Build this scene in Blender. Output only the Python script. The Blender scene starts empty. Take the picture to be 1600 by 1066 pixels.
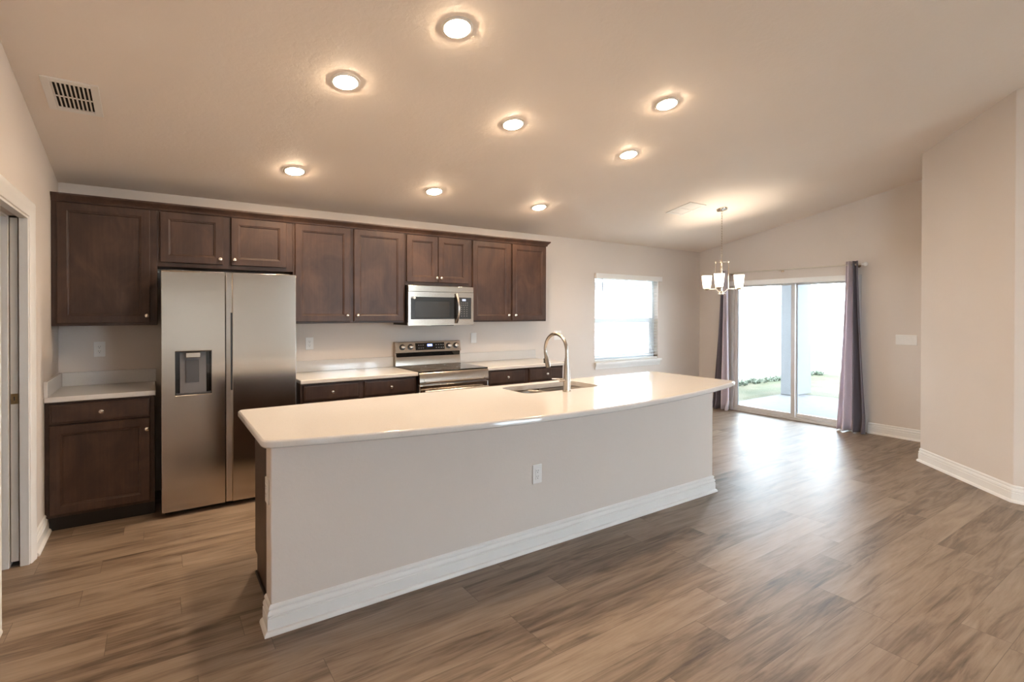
import bpy, bmesh, math, random
from mathutils import Vector, Matrix
random.seed(7)
C = bpy.context.scene.collection
scene = bpy.context.scene
R = math.radians

# ------------------------------------------------------------------ camera
cam = bpy.data.cameras.new('camera')
cam_o = bpy.data.objects.new('camera', cam)
C.objects.link(cam_o)
cam.sensor_width = 36.0
cam.lens = 805.93 / 1600 * 36.0
cam.shift_y = (493.70 - 533.0) / 1600
cam.clip_start = 0.05
yaw, pit, rol = R(34.4658), R(-0.3436), R(0.0848)
F0 = Vector((math.sin(yaw), math.cos(yaw), 0))
R0 = Vector((math.cos(yaw), -math.sin(yaw), 0))
U0 = Vector((0, 0, 1))
F1 = F0 * math.cos(pit) + U0 * math.sin(pit)
U1 = U0 * math.cos(pit) - F0 * math.sin(pit)
R2 = R0 * math.cos(rol) + U1 * math.sin(rol)
U2 = U1 * math.cos(rol) - R0 * math.sin(rol)
M = Matrix((R2, U2, -F1)).transposed().to_4x4()
M.translation = Vector((0.6231, -5.1763, 1.4785))
cam_o.matrix_world = M
scene.camera = cam_o

# ------------------------------------------------------------------ view, world, sun
scene.view_settings.view_transform = 'Standard'
scene.view_settings.look = 'None'
scene.view_settings.gamma = 1.0
scene.view_settings.use_curve_mapping = False
scene.view_settings.exposure = 1.42
CAN_E = 150.0          # ceiling can lens
BULB_E = 330.0        # chandelier bulbs
SKY_E = 9.0
SUN_E = 1.6
CAN_COL = (1.0, 0.77, 0.53)

world = bpy.data.worlds.new('sky')
scene.world = world
world.use_nodes = True
wn = world.node_tree
wn.nodes['Background'].inputs[0].default_value = (0.76, 0.885, 1.0, 1)
wn.nodes['Background'].inputs[1].default_value = SKY_E
sun = bpy.data.lights.new('sun', 'SUN')
sun.energy = SUN_E
sun.color = (1.0, 0.95, 0.86)
sun.angle = R(1.0)
sun_o = bpy.data.objects.new('sun', sun)
C.objects.link(sun_o)
sun_o.rotation_euler = Vector((0.60, 0.0, -0.80)).to_track_quat('-Z', 'Y').to_euler()
sun_o.location = (-6, 0, 12)

# ------------------------------------------------------------------ material helpers
class N:
    """tiny node-tree writer"""
    def __init__(s, name):
        s.m = bpy.data.materials.new(name)
        s.m.use_nodes = True
        s.t = s.m.node_tree
        s.b = s.t.nodes['Principled BSDF']
        s.out = s.t.nodes['Material Output']
    def n(s, typ, **kw):
        nd = s.t.nodes.new(typ)
        for k, v in kw.items():
            setattr(nd, k, v)
        return nd
    def l(s, a, b):
        s.t.links.new(a, b)
    def set(s, nd, key, v):
        if hasattr(v, 'is_linked') or isinstance(v, bpy.types.NodeSocket):
            s.l(v, nd.inputs[key])
        else:
            nd.inputs[key].default_value = v
    def math(s, op, a, b=0.0, c=0.0):
        nd = s.n('ShaderNodeMath', operation=op)
        for i, v in enumerate((a, b, c)):
            s.set(nd, i, v)
        return nd.outputs[0]
    def xyz(s, x=0.0, y=0.0, z=0.0):
        nd = s.n('ShaderNodeCombineXYZ')
        for i, v in enumerate((x, y, z)):
            s.set(nd, i, v)
        return nd.outputs[0]
    def coord(s):
        g = s.n('ShaderNodeNewGeometry')
        sp = s.n('ShaderNodeSeparateXYZ')
        s.l(g.outputs['Position'], sp.inputs[0])
        return g.outputs['Position'], sp.outputs[0], sp.outputs[1], sp.outputs[2]
    def objco(s):
        g = s.n('ShaderNodeTexCoord')
        return g.outputs['Object']
    def mapping(s, v, scale=(1, 1, 1)):
        mp = s.n('ShaderNodeMapping')
        s.l(v, mp.inputs['Vector'])
        mp.inputs['Scale'].default_value = scale
        return mp.outputs[0]
    def noise(s, v, scale=5.0, detail=3.0, rough=0.55, dist=0.0):
        nd = s.n('ShaderNodeTexNoise')
        s.l(v, nd.inputs['Vector'])
        nd.inputs['Scale'].default_value = scale
        nd.inputs['Detail'].default_value = detail
        nd.inputs['Roughness'].default_value = rough
        nd.inputs['Distortion'].default_value = dist
        return nd.outputs['Fac']
    def ramp(s, f, stops):
        nd = s.n('ShaderNodeValToRGB')
        el = nd.color_ramp.elements
        while len(el) < len(stops):
            el.new(0.5)
        for e, (p, c) in zip(el, stops):
            e.position = p
            e.color = (*c, 1) if len(c) == 3 else c
        s.l(f, nd.inputs[0])
        return nd.outputs[0]
    def mix(s, f, a, b, blend='MIX'):
        nd = s.n('ShaderNodeMix', data_type='RGBA', blend_type=blend)
        s.set(nd, 0, f)
        for k, v in ((6, a), (7, b)):
            s.set(nd, k, v if not isinstance(v, tuple) else ((*v, 1) if len(v) == 3 else v))
        return nd.outputs[2]
    def bump(s, h, strength=0.1, dist=0.01):
        nd = s.n('ShaderNodeBump')
        nd.inputs['Strength'].default_value = strength
        nd.inputs['Distance'].default_value = dist
        s.l(h, nd.inputs['Height'])
        s.l(nd.outputs[0], s.b.inputs['Normal'])
    def p(s, **kw):
        names = dict(col='Base Color', rough='Roughness', metal='Metallic', spec='Specular IOR Level',
                     coat='Coat Weight', coat_r='Coat Roughness', em='Emission Color', em_s='Emission Strength',
                     aniso='Anisotropic', sheen='Sheen Weight', trans='Transmission Weight')
        for k, v in kw.items():
            if isinstance(v, tuple) and len(v) == 3:
                v = (*v, 1)
            s.set(s.b, names[k], v)
        return s.m

def plain(name, col, rough=0.5, metal=0.0, var=0.06, scale=6.0, **kw):
    a = N(name)
    pos = a.coord()[0]
    f = a.noise(pos, scale, 3)
    lo = tuple(c * (1 - var) for c in col)
    hi = tuple(min(1, c * (1 + var)) for c in col)
    c = a.ramp(f, [(0.3, lo), (0.7, hi)])
    a.p(col=c, rough=rough, metal=metal, **kw)
    return a.m

def paint(name, col, bump=0.12, scale=42.0, rough=0.62):
    a = N(name)
    pos = a.coord()[0]
    big = a.noise(pos, 0.9, 2)
    c = a.ramp(big, [(0.3, tuple(x * 0.97 for x in col)), (0.7, tuple(x * 1.02 for x in col))])
    h = a.noise(pos, scale, 4, 0.6, 0.6)
    a.bump(h, bump, 0.006)
    a.p(col=c, rough=rough, spec=0.3)
    return a.m

def emissive(name, col, e, base=(0.8, 0.8, 0.8)):
    a = N(name)
    return a.p(col=base, em=col, em_s=e, rough=0.4)

M_wall = paint('wall_paint', (0.68, 0.605, 0.55))
M_ceil = paint('ceiling_paint', (0.87, 0.77, 0.68), bump=0.3, scale=24.0)
M_white = plain('white_trim_paint', (0.80, 0.775, 0.75), 0.35, var=0.015)
M_plate = plain('white_plastic', (0.80, 0.78, 0.76), 0.3, var=0.01)
M_slot = plain('dark_slot', (0.05, 0.045, 0.04), 0.5)
M_door = plain('pantry_door_paint', (0.70, 0.64, 0.57), 0.4, var=0.02)
M_void = plain('dark_void', (0.012, 0.011, 0.010), 0.9)

def floor_material():
    a = N('oak_vinyl_plank')
    pos, x, y, z = a.coord()
    W, L = 0.182, 1.22
    row = a.math('FLOOR', a.math('DIVIDE', y, W))
    wn1 = a.n('ShaderNodeTexWhiteNoise', noise_dimensions='1D')
    a.l(row, wn1.inputs['W'])
    xo = a.math('ADD', x, a.math('MULTIPLY', wn1.outputs['Value'], L * 3.0))
    pid = a.math('FLOOR', a.math('DIVIDE', xo, L))
    wn2 = a.n('ShaderNodeTexWhiteNoise', noise_dimensions='2D')
    a.l(a.xyz(row, pid, 0.0), wn2.inputs['Vector'])
    rnd = wn2.outputs['Value']
    # grain : stretched noise, shifted per plank
    gx = a.math('ADD', x, a.math('MULTIPLY', rnd, 37.0))
    gz = a.math('MULTIPLY', rnd, 11.0)
    g1 = a.noise(a.xyz(a.math('MULTIPLY', gx, 1.1), a.math('MULTIPLY', y, 9.0), gz), 1.6, 5, 0.62, 1.1)
    g2 = a.noise(a.xyz(a.math('MULTIPLY', gx, 2.2), a.math('MULTIPLY', y, 55.0), gz), 1.5, 3, 0.6, 0.3)
    g3 = a.noise(a.xyz(a.math('MULTIPLY', gx, 0.9), a.math('MULTIPLY', y, 3.0), gz), 1.2, 2, 0.5, 1.5)
    f = a.math('ADD', a.math('MULTIPLY', g1, 0.56), a.math('MULTIPLY', g2, 0.27))
    f = a.math('ADD', f, a.math('MULTIPLY', g3, 0.22))
    f = a.math('ADD', f, a.math('MULTIPLY', a.math('SUBTRACT', rnd, 0.5), 0.11))
    col = a.ramp(f, [(0.34, (0.072, 0.047, 0.031)), (0.43, (0.155, 0.106, 0.072)),
                     (0.53, (0.250, 0.180, 0.129)), (0.68, (0.335, 0.254, 0.190))])
    fy = a.math('ABSOLUTE', a.math('SUBTRACT', a.math('FRACT', a.math('DIVIDE', y, W)), 0.5))
    fx = a.math('ABSOLUTE', a.math('SUBTRACT', a.math('FRACT', a.math('DIVIDE', xo, L)), 0.5))
    sy = a.math('GREATER_THAN', fy, 0.5 - 0.0012 / W)
    sx = a.math('GREATER_THAN', fx, 0.5 - 0.0014 / L)
    seam = a.math('MAXIMUM', sy, sx)
    col = a.mix(a.math('MULTIPLY', seam, 0.55), col, (0.06, 0.042, 0.03))
    rough = a.math('ADD', 0.35, a.math('MULTIPLY', g2, 0.16))
    a.bump(a.math('SUBTRACT', a.math('MULTIPLY', g2, 0.6), seam), 0.10, 0.003)
    return a.p(col=col, rough=rough, spec=0.5)
M_floor = floor_material()

def cabinet_material():
    a = N('espresso_stained_wood')
    pos, x, y, z = a.coord()
    m = a.noise(a.xyz(a.math('MULTIPLY', x, 1.6), y, a.math('MULTIPLY', z, 1.0)), 3.0, 4, 0.6, 0.8)
    g = a.noise(a.xyz(a.math('MULTIPLY', x, 60.0), a.math('MULTIPLY', y, 60.0), a.math('MULTIPLY', z, 3.0)), 1.0, 3)
    f = a.math('ADD', a.math('MULTIPLY', m, 0.75), a.math('MULTIPLY', g, 0.25))
    col = a.ramp(f, [(0.32, (0.030, 0.0145, 0.010)), (0.5, (0.052, 0.026, 0.0175)), (0.7, (0.085, 0.044, 0.029))])
    return a.p(col=col, rough=0.42, spec=0.42)
M_cab = cabinet_material()
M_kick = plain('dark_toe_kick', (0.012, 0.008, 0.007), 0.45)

def quartz():
    a = N('white_quartz')
    pos = a.coord()[0]
    f = a.noise(pos, 260.0, 2)
    g = a.noise(pos, 3.0, 3)
    c = a.ramp(f, [(0.28, (0.56, 0.53, 0.505)), (0.42, (0.66, 0.63, 0.605))])
    c = a.mix(a.math('MULTIPLY', g, 0.15), c, (0.61, 0.58, 0.555))
    return a.p(col=c, rough=0.09, spec=0.55)
M_quartz = quartz()

def steel(name, col, rough, axis='x', wavy=0.0):
    a = N(name)
    pos, x, y, z = a.coord()
    if axis == 'x':     # horizontal brushing
        v = a.xyz(a.math('MULTIPLY', x, 2.0), a.math('MULTIPLY', y, 2.0), a.math('MULTIPLY', z, 420.0))
    else:
        v = a.xyz(a.math('MULTIPLY', x, 420.0), a.math('MULTIPLY', y, 420.0), a.math('MULTIPLY', z, 2.0))
    f = a.noise(v, 1.0, 2)
    c = a.ramp(f, [(0.3, tuple(k * 0.985 for k in col)), (0.7, tuple(min(1, k * 1.015) for k in col))])
    r = a.math('ADD', rough - 0.03, a.math('MULTIPLY', f, 0.012))
    a.p(col=c, metal=1.0, rough=r)
    if wavy:
        a.bump(a.noise(a.xyz(a.math('MULTIPLY', x, 3.0), 0.0, a.math('MULTIPLY', z, 1.2)), 1.0, 1), wavy, 0.05)
    return a.m
M_steel = steel('brushed_steel', (0.55, 0.49, 0.43), 0.19, wavy=0.03)
M_steel_d = steel('dark_brushed_steel', (0.30, 0.285, 0.28), 0.35)
M_nickel = plain('satin_nickel', (0.52, 0.475, 0.425), 0.26, 1.0, var=0.03)
M_bright = plain('polished_nickel', (0.80, 0.72, 0.62), 0.16, 1.0, var=0.03)
M_sink = steel('sink_steel', (0.34, 0.31, 0.28), 0.34, 'y')
M_black = plain('black_glass', (0.012, 0.012, 0.013), 0.06, var=0.05, spec=0.6)
M_blackp = plain('black_plastic', (0.02, 0.02, 0.021), 0.35)
M_grey = plain('grey_plastic', (0.17, 0.158, 0.16), 0.35)
M_grey_d = plain('dark_grey_plastic', (0.075, 0.07, 0.072), 0.35)
M_brass = plain('aged_brass', (0.42, 0.29, 0.15), 0.35, 1.0)
M_lcd = emissive('clock_display_light', (0.20, 0.30, 1.0), 2.2, (0.02, 0.02, 0.05))
M_lcd2 = emissive('grey_display_light', (0.55, 0.62, 0.78), 0.45, (0.1, 0.1, 0.1))
M_mark = plain('printed_grey_marks', (0.30, 0.28, 0.26), 0.5)
M_vinyl = plain('white_vinyl_frame', (0.74, 0.76, 0.78), 0.4, var=0.02)
M_alu = plain('almond_aluminium_frame', (0.60, 0.57, 0.55), 0.4, var=0.03)
M_gasket = plain('grey_gasket', (0.20, 0.20, 0.21), 0.6)
M_slat = plain('white_blind_slats', (0.80, 0.80, 0.80), 0.4, var=0.01)
M_lens = emissive('warm_lamp_lens', CAN_COL, CAN_E)
M_ring = plain('white_lamp_trim', (0.82, 0.78, 0.73), 0.4, var=0.01)
M_bulb = emissive('warm_bulb', (1.0, 0.87, 0.70), BULB_E)

def glass_pane():
    a = N('clear_window_glass')
    tr = a.n('ShaderNodeBsdfTransparent')
    tr.inputs[0].default_value = (0.95, 0.97, 0.97, 1)
    gl = a.n('ShaderNodeBsdfGlossy')
    gl.inputs['Roughness'].default_value = 0.02
    fr = a.n('ShaderNodeFresnel')
    fr.inputs[0].default_value = 1.3
    pos = a.coord()[0]
    sm = a.noise(pos, 3.0, 4)
    mx = a.n('ShaderNodeMixShader')
    a.l(a.math('MULTIPLY', fr.outputs[0], a.math('ADD', 0.75, a.math('MULTIPLY', sm, 0.3))), mx.inputs[0])
    a.l(tr.outputs[0], mx.inputs[1])
    a.l(gl.outputs[0], mx.inputs[2])
    a.l(mx.outputs[0], a.out.inputs[0])
    return a.m
M_glass = glass_pane()

def shade_glass():
    a = N('lit_opal_glass')
    pos = a.coord()[0]
    f = a.noise(pos, 20, 2)
    c = a.ramp(f, [(0.3, (0.86, 0.83, 0.78)), (0.7, (0.9, 0.87, 0.82))])
    tl = a.n('ShaderNodeBsdfTranslucent')
    a.l(c, tl.inputs[0])
    mx = a.n('ShaderNodeMixShader')
    mx.inputs[0].default_value = 0.5
    a.p(col=c, rough=0.3, em=(1.0, 0.90, 0.74), em_s=2.4)
    a.l(a.b.outputs[0], mx.inputs[1])
    a.l(tl.outputs[0], mx.inputs[2])
    a.l(mx.outputs[0], a.out.inputs[0])
    return a.m
M_shade = shade_glass()

def fabric(name, col, transl=0.12):
    a = N(name)
    pos, x, y, z = a.coord()
    f = a.noise(a.xyz(a.math('MULTIPLY', x, 300.0), a.math('MULTIPLY', y, 300.0), a.math('MULTIPLY', z, 300.0)), 1.0, 2)
    c = a.ramp(f, [(0.3, tuple(k * 0.88 for k in col)), (0.7, tuple(k * 1.1 for k in col))])
    a.p(col=c, rough=0.75, sheen=0.25, spec=0.25)
    a.bump(f, 0.05, 0.001)
    if transl:
        tl = a.n('ShaderNodeBsdfTranslucent')
        a.l(c, tl.inputs[0])
        mx = a.n('ShaderNodeMixShader')
        mx.inputs[0].default_value = transl
        a.l(a.b.outputs[0], mx.inputs[1])
        a.l(tl.outputs[0], mx.inputs[2])
        a.l(mx.outputs[0], a.out.inputs[0])
    return a.m
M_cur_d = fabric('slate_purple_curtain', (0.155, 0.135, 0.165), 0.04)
M_cur_l = fabric('pale_lavender_curtain', (0.78, 0.70, 0.755), 0.25)

def grass_mat():
    a = N('patchy_lawn')
    pos = a.coord()[0]
    f = a.noise(pos, 1.3, 5, 0.65)
    g = a.noise(pos, 55.0, 4)
    c = a.ramp(f, [(0.35, (0.036, 0.042, 0.014)), (0.5, (0.070, 0.060, 0.030)), (0.66, (0.095, 0.072, 0.046))])
    c = a.mix(a.math('MULTIPLY', g, 0.6), c, (0.028, 0.036, 0.013))
    a.bump(g, 0.8, 0.03)
    return a.p(col=c, rough=0.9)
M_grass = grass_mat()
M_conc = plain('broom_finished_concrete', (0.095, 0.090, 0.090), 0.85, var=0.12, scale=14)
M_stucco = paint('pale_stucco', (0.165, 0.165, 0.17), bump=0.6, scale=60, rough=0.9)
M_fence = plain('white_vinyl_fence_board', (0.82, 0.82, 0.83), 0.5, var=0.02)
M_hedge = plain('low_dark_shrub', (0.065, 0.080, 0.055), 0.8, var=0.5, scale=30)
M_roof = plain('grey_roof_shingle', (0.30, 0.29, 0.29), 0.9, var=0.2, scale=20)
M_siding = plain('pale_neighbour_siding', (0.70, 0.71, 0.72), 0.8, var=0.03)

# ------------------------------------------------------------------ geometry helpers
ORG = {}          # object -> world position of its thing's base

class MB:
    """collects geometry in world coordinates, builds ONE mesh object"""
    def __init__(s):
        s.bm = bmesh.new()
    def face(s, vs):
        try:
            return s.bm.faces.new(vs)
        except ValueError:
            return None
    def box(s, x0, x1, y0, y1, z0, z1):
        x0, x1 = min(x0, x1), max(x0, x1)
        y0, y1 = min(y0, y1), max(y0, y1)
        z0, z1 = min(z0, z1), max(z0, z1)
        v = [s.bm.verts.new((x, y, z)) for z in (z0, z1) for y in (y0, y1) for x in (x0, x1)]
        for f in ((0, 2, 3, 1), (4, 5, 7, 6), (0, 1, 5, 4), (2, 6, 7, 3), (0, 4, 6, 2), (1, 3, 7, 5)):
            s.face([v[i] for i in f])
        return s
    def prism(s, pts, vec):
        """closed polygon pts (3D) swept along vec"""
        vec = Vector(vec)
        a = [s.bm.verts.new(p) for p in pts]
        b = [s.bm.verts.new(Vector(p) + vec) for p in pts]
        n = len(pts)
        s.face(a[::-1]); s.face(b)
        for i in range(n):
            s.face([a[i], a[(i + 1) % n], b[(i + 1) % n], b[i]])
        return s
    def rings(s, rings, cap0=True, cap1=True, closed=True):
        rr = [[s.bm.verts.new(p) for p in r] for r in rings]
        n = len(rr[0])
        for a, b in zip(rr, rr[1:]):
            for i in range(n if closed else n - 1):
                s.face([a[i], a[(i + 1) % n], b[(i + 1) % n], b[i]])
        if cap0: s.face(rr[0][::-1])
        if cap1: s.face(rr[-1])
        return rr
    def lathe(s, prof, c, axis=(0, 0, 1), n=24, cap0=True, cap1=True):
        """prof: list of (radius, height along axis)"""
        ax = Vector(axis).normalized()
        u = ax.orthogonal().normalized()
        w = ax.cross(u)
        c = Vector(c)
        rr = []
        for r, h in prof:
            rr.append([c + ax * h + (u * math.cos(2 * math.pi * i / n) + w * math.sin(2 * math.pi * i / n)) * r for i in range(n)])
        s.rings(rr, cap0, cap1)
        return s
    def cyl(s, a, b, r, n=16, r2=None):
        a, b = Vector(a), Vector(b)
        d = b - a
        return s.lathe([(r, 0), (r if r2 is None else r2, d.length)], a, d, n)
    def tube(s, pts, r, n=10):
        pts = [Vector(p) for p in pts]
        rs = r if isinstance(r, (list, tuple)) else [r] * len(pts)
        rr = []
        t0 = (pts[1] - pts[0]).normalized()
        u = t0.orthogonal().normalized()
        for i, p in enumerate(pts):
            t = (pts[min(i + 1, len(pts) - 1)] - pts[max(i - 1, 0)]).normalized()
            u = (u - t * u.dot(t)).normalized()
            w = t.cross(u)
            rr.append([p + (u * math.cos(2 * math.pi * k / n) + w * math.sin(2 * math.pi * k / n)) * rs[i] for k in range(n)])
        s.rings(rr)
        return s
    def ball(s, c, r, n=14, sz=1.0):
        prof = []
        for i in range(1, n // 2):
            a = math.pi * i / (n // 2)
            prof.append((r * math.sin(a), -r * sz * math.cos(a)))
        prof = [(r * 0.05, -r * sz)] + prof + [(r * 0.05, r * sz)]
        return s.lathe(prof, c, (0, 0, 1), n)
    def build(s, name, mat, parent=None, bevel=0.0, smooth=True, ang=38, origin=None):
        bmesh.ops.recalc_face_normals(s.bm, faces=s.bm.faces)
        me = bpy.data.meshes.new(name)
        if origin is None:
            origin = ORG.get(parent.name) if parent is not None else None
        if origin is None:
            zs = [v.co for v in s.bm.verts]
            origin = Vector(((min(v.x for v in zs) + max(v.x for v in zs)) / 2,
                             (min(v.y for v in zs) + max(v.y for v in zs)) / 2,
                             min(v.z for v in zs)))
        origin = Vector(origin)
        bmesh.ops.translate(s.bm, verts=s.bm.verts, vec=-origin)
        s.bm.to_mesh(me)
        s.bm.free()
        me.materials.append(mat)
        if smooth:
            me.shade_smooth()
            me.set_sharp_from_angle(angle=R(ang))
        o = bpy.data.objects.new(name, me)
        C.objects.link(o)
        if parent is not None:
            o.parent = parent
        else:
            o.location = origin
        ORG[o.name] = origin
        if bevel:
            b = o.modifiers.new('bevel', 'BEVEL')
            b.width = bevel
            b.segments = 2
            b.limit_method = 'ANGLE'
            b.angle_limit = R(40)
        return o

def thing(name, label, cat, loc, group=None):
    o = bpy.data.objects.new(name, None)
    o.empty_display_size = 0.1
    C.objects.link(o)
    o.location = loc
    ORG[o.name] = Vector(loc)
    tag(o, label, cat, group)
    return o

def tag(o, label, cat, group=None):
    o['label'] = label
    o['category'] = cat
    if group:
        o['group'] = group
    return o

def struct(o):
    o['kind'] = 'structure'
    return o

def sempty(name, loc):
    o = bpy.data.objects.new(name, None)
    C.objects.link(o)
    o.location = loc
    ORG[o.name] = Vector(loc)
    return struct(o)

def copy_tree(o, parent=None):
    c = o.copy()
    C.objects.link(c)
    if parent is not None:
        c.parent = parent
    ORG[c.name] = ORG.get(o.name)
    for ch in list(o.children):
        copy_tree(ch, c)
    return c

# ------------------------------------------------------------------ room numbers
H0, SL = 2.4639, 0.1869          # ceiling height at the back wall, rise per metre towards the camera
XR = 7.862                       # right wall
YR = -9.6                        # rear wall (behind the camera)
RIDGE = -5.9
def zc(y):
    return H0 - SL * y if y >= RIDGE else H0 - SL * RIDGE + SL * (y - RIDGE)
WIN = (5.552, 6.848, 0.80, 2.0)       # kitchen window opening x0,x1,z0,z1
SD = (-2.335, -0.56, 0.0, 1.965)        # sliding door opening y0,y1,z0,z1
P1 = (6.905, -3.243)
P2 = (6.150, -4.074)
LR = (-9.30, -7.00, 0.60, 2.35)          # unseen left-wall window added for fill daylight, y0,y1,z0,z1
PD = (-1.80, -1.09, 2.035)             # pantry opening y0,y1,top

# ------------------------------------------------------------------ shell
b = MB(); b.box(-1.5, XR + 0.12, -3.0, 0.15, -0.12, 0.0)
b.box(-0.125, XR + 0.12, RIDGE, -3.0, -0.12, 0.0)
b.box(-0.125, P2[0] + 0.125, YR - 0.12, RIDGE, -0.12, 0.0)
struct(b.build('floor', M_floor, smooth=False))

b = MB()
def roof_piece(x0, x1, y0, y1):
    b.prism([(x0, y0, zc(y0)), (x0, y1, zc(y1)), (x0, y1, zc(y1) + .2), (x0, y0, zc(y0) + .2)], (x1 - x0, 0, 0))
roof_piece(-1.5, XR + .12, RIDGE, 0.15)
roof_piece(-0.5, P2[0] + .5, YR - .5, RIDGE)
struct(b.build('ceiling', M_ceil, smooth=False))

def yz_wall(b, x0, x1, y0, y1, z0=0.0, z1=None):
    """wall piece between two x planes, topped by the ceiling unless z1 is given"""
    if z1 is not None:
        b.box(x0, x1, y0, y1, z0, z1)
    else:
        pts = [(x0, y0, z0), (x0, y1, z0), (x0, y1, zc(y1))]
        if y0 < RIDGE < y1:
            pts.append((x0, RIDGE, zc(RIDGE)))
        pts.append((x0, y0, zc(y0)))
        b.prism(pts, (x1 - x0, 0, 0))

# back wall with window opening
b = MB()
zt = H0
b.box(-0.125, WIN[0], 0, 0.15, 0, zt)
b.box(WIN[1], XR + .12, 0, 0.15, 0, zt)
b.box(WIN[0], WIN[1], 0, 0.15, 0, WIN[2])
b.box(WIN[0], WIN[1], 0, 0.15, WIN[3], zt)
struct(b.build('wall_back', M_wall, smooth=False))
# left wall : two skins beside the pocket door
b = MB()
yz_wall(b, -0.040, 0.0, PD[1] - 0.0, 0.0)
yz_wall(b, -0.125, -0.085, PD[1], 0.0)
yz_wall(b, -0.125, 0.0, PD[0], PD[1], PD[2])
yz_wall(b, -0.125, 0.0, LR[1], PD[0])
yz_wall(b, -0.125, 0.0, YR, LR[0])
yz_wall(b, -0.125, 0.0, LR[0], LR[1], 0, LR[2])
yz_wall(b, -0.125, 0.0, LR[0], LR[1], LR[3])
struct(b.build('wall_left', M_wall, smooth=False))
# pantry behind the left wall
b = MB()
b.box(-1.3, -0.125, -0.15, -0.05, 0, zc(-0.05) - 0.02)
b.box(-1.3, -0.125, -2.75, -2.65, 0, zc(-0.05))
b.box(-1.4, -1.3, -2.75, -0.05, 0, zc(-0.05) - .02)
b.box(-1.4, -0.13, -2.75, -0.05, 2.40, 2.44)
struct(b.build('wall_pantry', M_wall, smooth=False))
# right wall with sliding door opening
b = MB()
yz_wall(b, XR, XR + .12, SD[1], 0.0)
yz_wall(b, XR, XR + .12, SD[0], SD[1], SD[3])
yz_wall(b, XR, XR + .12, P1[1] - 0.1, SD[0])
struct(b.build('wall_right', M_wall, smooth=False))
# projecting block with a clipped corner
b = MB()
pts = [(P1[0], P1[1]), (XR + .12, P1[1]), (XR + .12, RIDGE), (P2[0], RIDGE), (P2[0], P2[1])]
lo = [b.bm.verts.new((x, y, 0)) for x, y in pts]
hi = [b.bm.verts.new((x, y, zc(y))) for x, y in pts]
n_ = len(pts)
for i in range(n_):
    j = (i + 1) % n_
    b.face([lo[i], lo[j], hi[j], hi[i]])
b.face(lo)
struct(b.build('wall_corner_block', M_wall, smooth=False))
# living-room right wall
b = MB()
yz_wall(b, P2[0], P2[0] + .125, YR, RIDGE - .0005)
struct(b.build('wall_living_room', M_wall, smooth=False))
# left-wall window: out of view, added to bring in more daylight
# rear wall behind the camera; its window is added and sized for fill light
RW = (4.35, 6.05, 0.05, 2.60)            # x0,x1,z0,z1 added rear glazing, out of view
b = MB()
b.box(-0.125, RW[0], YR - .12, YR, 0, zc(YR))
b.box(RW[1], P2[0], YR - .12, YR, 0, zc(YR))
b.box(RW[0], RW[1], YR - .12, YR, 0, RW[2])
b.box(RW[0], RW[1], YR - .12, YR, RW[3], zc(YR))
struct(b.build('wall_rear', M_wall, smooth=False))
def frame_box(f, box, a0, a1, z0, z1, w=.05):
    n_ = 3
    st = (a1 - a0) / n_
    for i in range(n_ + 1):
        c_ = min(max(a0 + i * st, a0 + w / 2), a1 - w / 2)
        box(f, c_ - w / 2, c_ + w / 2, z0, z1)
    box(f, a0 + w, a1 - w, z0, z0 + w); box(f, a0 + w, a1 - w, z1 - w, z1)
f = MB()
frame_box(f, lambda q, a0, a1, c0, c1: q.box(a0, a1, YR - .10, YR - .03, c0, c1), *RW)
o = struct(f.build('added_rear_window', M_vinyl))
g = MB(); g.box(RW[0] + .05, RW[1] - .05, YR - .068, YR - .062, RW[2] + .05, RW[3] - .05)
g.build('pane', M_glass, o)
f = MB()
frame_box(f, lambda q, a0, a1, c0, c1: q.box(-.10, -.03, a0, a1, c0, c1), *LR)
o = struct(f.build('added_left_window', M_vinyl))
g = MB(); g.box(-.068, -.062, LR[0] + .05, LR[1] - .05, LR[2] + .05, LR[3] - .05)
g.build('pane', M_glass, o)

# ------------------------------------------------------------------ baseboards
BB = [(0, 0.0), (0.030, 0.0), (0.030, 0.008), (0.027, 0.016), (0.020, 0.022), (0.0165, 0.023), (0.0165, 0.076),
      (0.0115, 0.079), (0.0115, 0.083), (0.0155, 0.088), (0.0150, 0.098), (0.0100, 0.106), (0.0060, 0.108), (0.0060, 0.112),
      (0.0095, 0.116), (0.0090, 0.124), (0.004, 0.131), (0, 0.133)]
def sweep(b, path, prof, closed=False):
    """sweep an (out, up) profile along a floor path; 'out' is to the LEFT of travel"""
    n = len(path)
    P = [Vector((p[0], p[1])) for p in path]
    rings = []
    for i in range(n):
        if i > 0: d0 = (P[i] - P[i - 1]).normalized()
        if i < n - 1: d1 = (P[i + 1] - P[i]).normalized()
        if i == 0: d0 = d1
        if i == n - 1: d1 = d0
        n0, n1 = Vector((-d0.y, d0.x)), Vector((-d1.y, d1.x))
        m = (n0 + n1).normalized()
        m = m / max(0.3, m.dot(n0))
        rings.append([Vector((P[i].x + m.x * o, P[i].y + m.y * o, path[i][2] + u)) for o, u in prof])
    b.rings(rings)
def baseboard(name, path):
    b = MB()
    sweep(b, [(x, y, 0.0) for x, y in path], BB)
    return struct(b.build(name, M_white, ang=30))
baseboard('baseboard_left', [(0, -0.56), (0, -0.995)])
baseboard('baseboard_left_near', [(0, -1.895), (0, YR)])
baseboard('baseboard_back', [(XR, 0), (4.475, 0)])
baseboard('baseboard_right_corner', [(XR, -0.545), (XR, 0)])
baseboard('baseboard_right', [(XR, P1[1]), (XR, -2.42)])
baseboard('baseboard_diagonal', [(P2[0], YR), P2, P1, (XR, P1[1])])

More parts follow.
